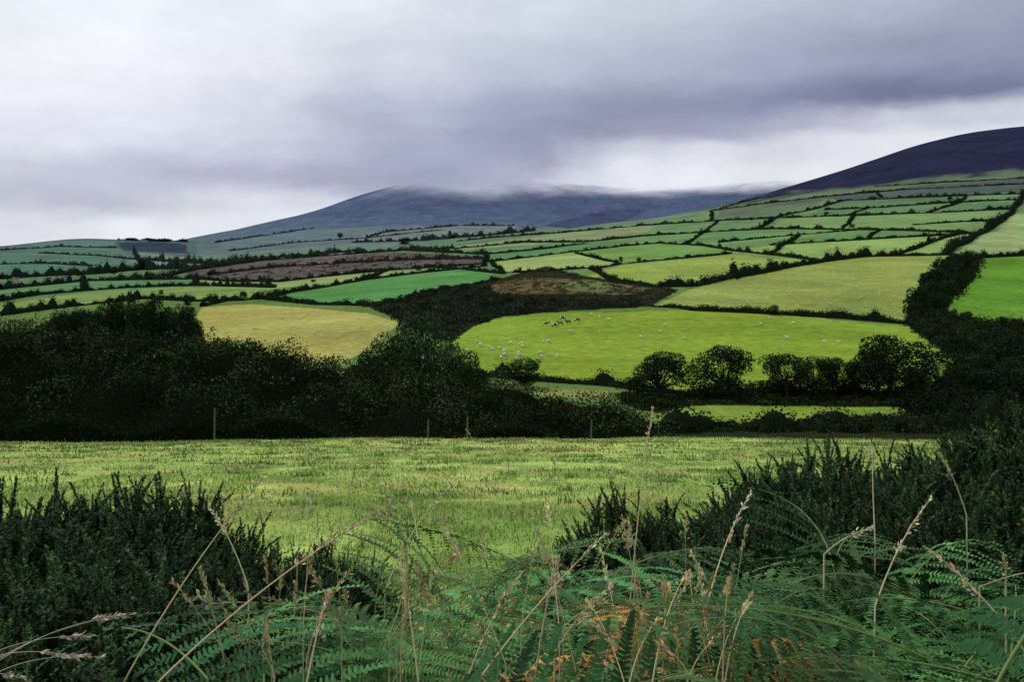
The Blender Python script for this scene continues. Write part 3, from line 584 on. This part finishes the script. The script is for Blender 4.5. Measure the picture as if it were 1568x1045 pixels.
FP=[(770,3.2,822),(690,3.0,862),(860,3.1,832),(920,3.0,866),(600,2.7,895),(510,2.6,895),(430,2.5,905),(820,2.7,885),(730,2.5,930),(900,2.5,925),(970,2.8,895),
 (640,2.1,965),(540,2.0,965),(450,2.0,970),(390,1.9,985),(760,2.0,990),(850,2.0,985),(1130,2.6,900),(1190,2.5,870),(1260,2.6,828),(1340,2.6,826),(1420,2.6,824),(1520,2.5,820),
 (1240,2.0,920),(1330,1.95,900),(1430,1.9,885),(1540,1.9,870),(1300,1.65,980),(1400,1.6,960),(1510,1.55,945),(1190,1.8,990),(1600,1.5,960),
 (590,1.75,1030),(470,1.7,1035),(700,1.7,1040),(1660,2.3,870),(1080,2.9,895)]
for f_ in FP: fern(*f_)
for f_ in [(1010,2.1,1000),(1060,2.2,985),(1095,2.1,1005),(980,1.95,1030)]: fern(*f_,ms=FD,name='dead_bracken',s=.42)
for f_ in [(345,2.3,1000),(1000,2.5,945)]: fern(*f_,ms=FY)

# ---------------------------------------------------------------- gorse
def spike(r,L,base,wd=.026):
    n=int(L*900)+14; t=r.uniform(0,1,n)**.9; bend=r.normal(size=2)*.2
    P=np.stack([bend[0]*t**2*L,bend[1]*t**2*L,t*L],1); a=r.uniform(0,6.28,n); nl=wd*(1-t*.65)*r.uniform(.6,1.25,n)
    d=unit(np.stack([np.cos(a),np.sin(a),.25+.6*t],1)); s=np.stack([-np.sin(a),np.cos(a),r.normal(size=n)*.4],1)*.0036
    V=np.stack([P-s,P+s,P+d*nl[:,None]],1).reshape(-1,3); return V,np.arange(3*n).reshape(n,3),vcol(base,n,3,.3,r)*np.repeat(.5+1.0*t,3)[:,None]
def gorse_mesh(seed,ns=330):
    r=np.random.default_rng(seed); A=Acc(); bump=unit(r.normal(size=(9,3))); bump[:,2]=np.abs(bump[:,2])
    for k in range(ns):
        ct=r.uniform(-.25,1); el=math.acos(ct); az=r.uniform(0,6.28); d=np.array([math.sin(el)*math.cos(az),math.sin(el)*math.sin(az),ct])
        lob=.80+.34*max(0,float(np.max(bump@d))-.75)/.25*.8; L_=r.uniform(.10,.2)*(1.4 if r.random()<.15 else 1)
        p0=d*np.array([.42,.42,.5])*lob*r.uniform(.72,1.0)+np.array([0,0,.3]); base=np.array((.030,.060,.022))*r.uniform(.5,1.8)
        for j in range(4):
            Lj=L_ if j==0 else L_*r.uniform(.4,.7); V,Fc,C=spike(r,Lj,base,.026 if j==0 else .02)
            tl=el*r.uniform(.35,.95)+(0 if j==0 else r.normal()*.7); V=roty(V,tl); V=rotz(V,az+(0 if j==0 else r.normal()*.9)); A.add(V+p0+(0 if j==0 else d*L_*r.uniform(0,.35)),Fc,C)
        if k%4==0: Vt,Ft=tube([(0,0,-.4),tuple(p0*.6),tuple(p0)],[.009,.006,.003],4); A.add(Vt,Ft,(.03,.022,.015))
        if r.random()<.02:
            n=5; V,Fc=cards(p0+d*L_*.6+r.normal(size=(n,3))*.02,.016,.8,.2,r); A.add(V,Fc,vcol((.35,.25,.02),n,4,.1,r))
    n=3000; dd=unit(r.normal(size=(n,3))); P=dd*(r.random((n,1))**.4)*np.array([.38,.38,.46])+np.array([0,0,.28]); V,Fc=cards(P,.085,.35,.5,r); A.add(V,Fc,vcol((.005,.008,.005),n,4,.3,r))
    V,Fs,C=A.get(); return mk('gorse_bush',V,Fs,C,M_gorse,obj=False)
GM=[gorse_mesh(400+k) for k in range(4)]
def gorse(px_,Y,ytop):
    X=(px_-CX)/F*Y; g=float(H(X,Y)); zt=(HY-ytop)/F*Y; h=max(zt-g,.3); o=link(bpy.data.objects.new('gorse_bush',random.choice(GM)))
    s=max(.75,min(h,1.25)); o.location=(X,Y,zt-s*.93); o.scale=(s,s,s); o.rotation_euler=(0,0,random.uniform(0,6.28))
for g_ in [(0,3.7,742),(70,3.6,790),(120,3.9,770),(170,3.8,742),(225,3.8,748),(270,3.9,770),(30,3.0,820),(110,2.9,835),(200,3.0,820),(280,3.1,845),(-60,3.1,770),(350,3.4,862),(405,3.7,852),(460,4.0,850),(505,4.3,832),
           (60,2.3,900),(170,2.3,905),(280,2.4,925),(-40,2.3,870),(120,1.9,985),(10,1.9,970),(240,1.9,1000),
           (955,4.3,762),(1045,4.4,772),(1100,4.2,795),(1150,4.3,765),(1180,4.7,697),(1225,4.6,718),(1265,4.7,695),(1305,4.8,672),(1350,4.6,715),(1395,4.8,705),(1440,4.8,695),(1480,4.9,672),(1525,5.0,660),(1560,5.0,627),(1620,4.9,612),
           (1160,3.8,800),(1230,3.7,775),(1300,3.8,765),(1370,3.8,760),(1440,3.8,755),(1510,3.8,735),(1570,3.8,715),(1080,3.6,850),(1010,3.7,855),(1620,3.4,750),(1200,3.2,850),(1500,3.3,815)]:
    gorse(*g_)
n=42000; Y=np.sqrt(rng.uniform(.8**2,4.6**2,n)); X=rng.uniform(-.8,.8,n)*(Y+.3); Z=H(X,Y)+rng.random(n)*np.clip(.66-.1*Y,.1,.55)
V,Fc=cards(np.stack([X,Y,Z],1),.06,.3,.6); A=Acc(); A.add(V,Fc,vcol((.009,.015,.007),n,4,.5)); A.obj('bramble_undergrowth',M_leaf)

# ---------------------------------------------------------------- long grass stems with seed heads
def stem(A,b0,tp,Y,hl=.16,colr=(.42,.36,.2),bow=.12,w_=.0016,fluffy=1.0):
    x0=(b0[0]-CX)/F*Y; z0=(HY-b0[1])/F*Y; x1=(tp[0]-CX)/F*Y; z1=(HY-tp[1])/F*Y
    p0=np.array([x0,Y,z0]); p2=np.array([x1,Y+rng.normal()*.15,z1]); d=p2-p0; mid=(p0+p2)/2+np.array([-d[0]*bow,0,abs(d[2])*bow+abs(d[0])*bow])
    g=float(H(x0,Y)); root=p0-np.array([d[0]*.15,0,max(p0[2]-g,0.05)])
    t=np.linspace(0,1,22)[:,None]; P=(1-t)**2*p0+2*t*(1-t)*mid+t**2*p2; P=np.concatenate([root[None],P])
    V,Fc=tube(P,np.linspace(w_,w_*.4,len(P)),4); A.add(V,Fc,colr)
    seg=np.linalg.norm(np.diff(P,axis=0),axis=1); cum=np.r_[0,np.cumsum(seg)]; Lt=cum[-1]; n=int(60*fluffy); s=Lt-hl*rng.random(n)
    Q0=np.stack([np.interp(s,cum,P[:,k]) for k in range(3)],1); T=unit(P[-1]-P[-5]); dd=unit(T+rng.normal(size=(n,3))*.3); q=(Lt-s)/hl; off=dd*(.014*q*fluffy*rng.random(n))[:,None]
    le=.012; sd=unit(np.cross(dd,rng.normal(size=(n,3))))*.0022; B=Q0+off
    V=np.stack([B,B+dd*le*.5+sd,B+dd*le,B+dd*le*.5-sd],1).reshape(-1,3); A.add(V,np.arange(4*n).reshape(n,4),vcol(colr,n,4,.2))
A=Acc()
SL=[((190,1045),(372,760),1.9,.12),((238,1050),(602,764),1.7,.2),((590,905),(686,762),2.4,.12),((470,1010),(560,830),2.0,.14),((715,1045),(800,850),1.9,.14),((735,1040),(925,818),1.8,.16),
 ((962,960),(1012,640),2.6,.14),((1080,940),(1168,775),2.2,.15),((1340,930),(1432,765),2.2,.16),((1262,850),(1292,778),2.4,.1),((1570,1000),(1420,840),1.8,.14),((1500,900),(1480,800),2.2,.1),
 ((380,900),(300,800),2.3,.1),((640,1040),(600,880),1.9,.1),((850,1000),(930,880),2.,.12),((960,1040),(930,870),2.,.12),((1000,1045),(1060,900),1.9,.14),((420,1045),(405,945),1.9,.06),((470,1045),(490,930),1.8,.1),
 ((640,830),(620,790),3.,.05),((1060,985),(1000,860),2.1,.1),((900,900),(945,770),2.8,.08),((760,1045),(740,900),1.8,.1),((1340,830),(1365,700),3.,.1),((1480,790),(1440,700),3.,.08),((350,1045),(330,850),2.,.1),((540,1000),(545,870),2.2,.08),((820,1040),(850,830),2.,.12),
 ((1540,900),(1500,830),2.,.08),((980,1045),(900,930),1.8,.1),((1100,1045),(1075,880),1.9,.1),((455,860),(465,770),3.2,.06),((860,760),(845,700),5,.06),((735,700),(715,655),6,.05)]
for s_ in SL: stem(A,*s_,bow=rng.uniform(.03,.12),colr=random.choice([(.62,.54,.32),(.55,.46,.26),(.48,.45,.22)]),w_=.002)
for k in range(60):
    a=rng.uniform(340,1180); yb=rng.uniform(960,1060); ht=rng.uniform(60,190); stem(A,(a,yb),(a+rng.normal()*60,yb-ht),rng.uniform(1.7,2.6),.07,random.choice([(.48,.42,.22),(.34,.26,.13),(.3,.33,.14)]),.06,.0011,.6)
for k in range(40):
    a=rng.uniform(950,1120); yb=1060; stem(A,(a,yb),(a+rng.normal()*50,rng.uniform(900,1010)),rng.uniform(1.6,2.2),.04,random.choice([(.5,.42,.2),(.38,.24,.10),(.52,.38,.17)]),.15,.0015,.4)
for k in range(7): stem(A,(-30,1010+k*6),(60+rng.uniform(0,90),995+rng.uniform(0,30)),1.6,.07,(.4,.35,.26),.15,.001,.5)
for k in range(60):
    Y=rng.uniform(6,14); X=rng.uniform(-.5,.5)*Y; g=float(H(X,Y)); a=CX+F*X/Y; yb=HY-F*g/Y; stem(A,(a,yb),(a+rng.normal()*18,yb-rng.uniform(.25,.55)/Y*F),Y,.1,random.choice([(.3,.24,.12),(.12,.09,.05),(.1,.09,.05)]),.05,.0025,.6)
A.obj('seeding_grass_stems',M_grass)

# ---------------------------------------------------------------- sky
W=bpy.data.worlds.new('World'); scene.world=W; W.use_nodes=True; nt=W.node_tree; L=nt.links.new; bg=nt.nodes['Background']
tc=nd('ShaderNodeTexCoord'); sx=nd('ShaderNodeSeparateXYZ'); L(tc.outputs['Generated'],sx.inputs[0])
def mth(op,a,b_=None,c=None):
    n=nd('ShaderNodeMath',operation=op)
    for i,v in enumerate((a,b_,c)):
        if v is None: continue
        if isinstance(v,(int,float)): n.inputs[i].default_value=v
        else: L(v,n.inputs[i])
    return n.outputs[0]
az=mth('ARCTAN2',sx.outputs[0],sx.outputs[1]); hyp=mth('SQRT',mth('ADD',mth('MULTIPLY',sx.outputs[0],sx.outputs[0]),mth('MULTIPLY',sx.outputs[1],sx.outputs[1]))); el=mth('DIVIDE',sx.outputs[2],mth('MAXIMUM',hyp,.05))
mp=nd('ShaderNodeMapping'); mp.inputs['Scale'].default_value=(1,1,2.4); L(tc.outputs['Generated'],mp.inputs[0])
def wn(sc_,det,ro=.55,dist=0):
    n=nd('ShaderNodeTexNoise'); n.inputs['Scale'].default_value=sc_; n.inputs['Detail'].default_value=det; n.inputs['Roughness'].default_value=ro; n.inputs['Distortion'].default_value=dist; L(mp.outputs[0],n.inputs['Vector']); return n
wa=wn(6,4,.6); ws=nd('ShaderNodeSeparateColor'); L(wa.outputs[1],ws.inputs[0])
az2=mth('MULTIPLY_ADD',mth('SUBTRACT',ws.outputs[0],.5),.2,az); el2=mth('MULTIPLY_ADD',mth('SUBTRACT',ws.outputs[1],.5),.05,el)
t=mth('MULTIPLY_ADD',az2,1/1.1,.5)
rows=[(385,[(0,210,212,222),(200,226,228,234),(500,222,224,232),(800,208,210,220),(1568,214,215,224)]),
 (345,[(0,204,206,218),(200,224,226,234),(300,222,224,232),(450,216,218,228),(800,200,202,214),(1568,214,215,224)]),
 (308,[(0,184,187,203),(100,180,183,200),(300,198,200,214),(400,208,210,222),(480,204,206,219),(620,170,175,195),(760,174,179,198),(900,210,212,224),(1200,220,222,231),(1568,216,217,226)]),
 (265,[(0,196,198,214),(200,188,191,208),(400,176,179,200),(550,160,164,188),(700,152,157,182),(780,166,170,192),(870,204,206,219),(1000,224,225,234),(1200,222,223,231),(1568,216,217,226)]),
 (225,[(0,218,220,232),(200,214,216,230),(400,194,197,214),(600,160,165,188),(780,152,157,182),(880,180,183,202),(1000,196,198,212),(1100,206,207,219),(1200,210,211,222),(1400,220,221,229),(1568,222,223,231)]),
 (195,[(0,222,224,236),(200,220,222,234),(400,202,205,220),(600,168,172,194),(780,148,153,178),(900,146,151,176),(1000,150,154,178),(1200,168,171,192),(1400,196,198,212),(1568,196,198,212)]),
 (160,[(0,228,230,240),(200,226,228,238),(400,210,213,226),(600,180,185,204),(800,154,160,184),(1000,140,146,171),(1200,126,132,160),(1400,112,118,148),(1568,112,119,148)]),
 (100,[(0,236,238,244),(400,228,230,240),(600,208,213,225),(800,184,190,206),(1000,170,176,195),(1200,156,163,185),(1400,144,151,174),(1568,138,145,168)]),
 (0,[(0,226,231,239),(200,230,234,241),(400,224,229,236),(800,202,209,220),(1100,186,194,207),(1300,174,182,198),(1568,156,165,184)]),
 (-250,[(0,232,234,238),(800,226,228,233),(1568,210,213,220)])]
prev=None; pe=None
for y_,st in rows:
    rp=nd('ShaderNodeValToRGB'); rp.color_ramp.interpolation='EASE'; els=rp.color_ramp.elements
    for i,(x_,r_,g_,b_) in enumerate(st):
        pos=min(max(math.atan((x_-CX)/F)/1.1+.5,0),1)
        e=els[i] if i<2 else els.new(pos)
        e.position=pos; e.color=(*lin((r_,g_,b_)),1)
    L(t,rp.inputs[0]); ev=(HY-y_)/F*.97
    if prev is None: prev=rp.outputs[0]
    else:
        mr=nd('ShaderNodeMapRange'); mr.interpolation_type='SMOOTHSTEP'; mr.inputs[1].default_value=pe; mr.inputs[2].default_value=ev; L(el2,mr.inputs[0])
        mx=nd('ShaderNodeMix',data_type='RGBA'); L(mr.outputs[0],mx.inputs[0]); L(prev,mx.inputs[6]); L(rp.outputs[0],mx.inputs[7]); prev=mx.outputs[2]
    pe=ev
w1=wn(7,7,.62,.3)
k=mth('MULTIPLY',mth('SUBTRACT',w1.outputs[0],.5),.5); k=mth('MULTIPLY',mth('ADD',k,1.09),10.0)
cl=nd('ShaderNodeVectorMath',operation='SCALE'); L(prev,cl.inputs[0]); L(k,cl.inputs['Scale'])
sky=nd('ShaderNodeTexSky'); sky.sky_type='NISHITA'; sky.sun_disc=False; sky.sun_elevation=math.radians(50); sky.sun_rotation=math.radians(-50)
fm=nd('ShaderNodeMix',data_type='RGBA'); fm.inputs[0].default_value=.97; L(sky.outputs[0],fm.inputs[6]); L(cl.outputs[0],fm.inputs[7])
L(fm.outputs[2],bg.inputs[0]); bg.inputs[1].default_value=.1
sl=bpy.data.lights.new('sun','SUN'); sl.energy=1.5; sl.angle=math.radians(12); sl.color=(1,.95,.86); so=link(bpy.data.objects.new('sun',sl))
e_,a_=math.radians(50),math.radians(-50); dv=Vector((math.sin(a_)*math.cos(e_),math.cos(a_)*math.cos(e_),math.sin(e_))); so.rotation_euler=dv.to_track_quat('Z','Y').to_euler()

cd=bpy.data.cameras.new('camera'); cam=link(bpy.data.objects.new('camera',cd)); cd.sensor_width=36; cd.lens=F/1568*36; cd.shift_y=-(522.5-HY)/1568
cam.location=(0,0,0); cam.rotation_euler=(math.pi/2,0,0); cd.clip_end=20000; cd.clip_start=.05; scene.camera=cam
print('OBJ',len(bpy.data.objects))
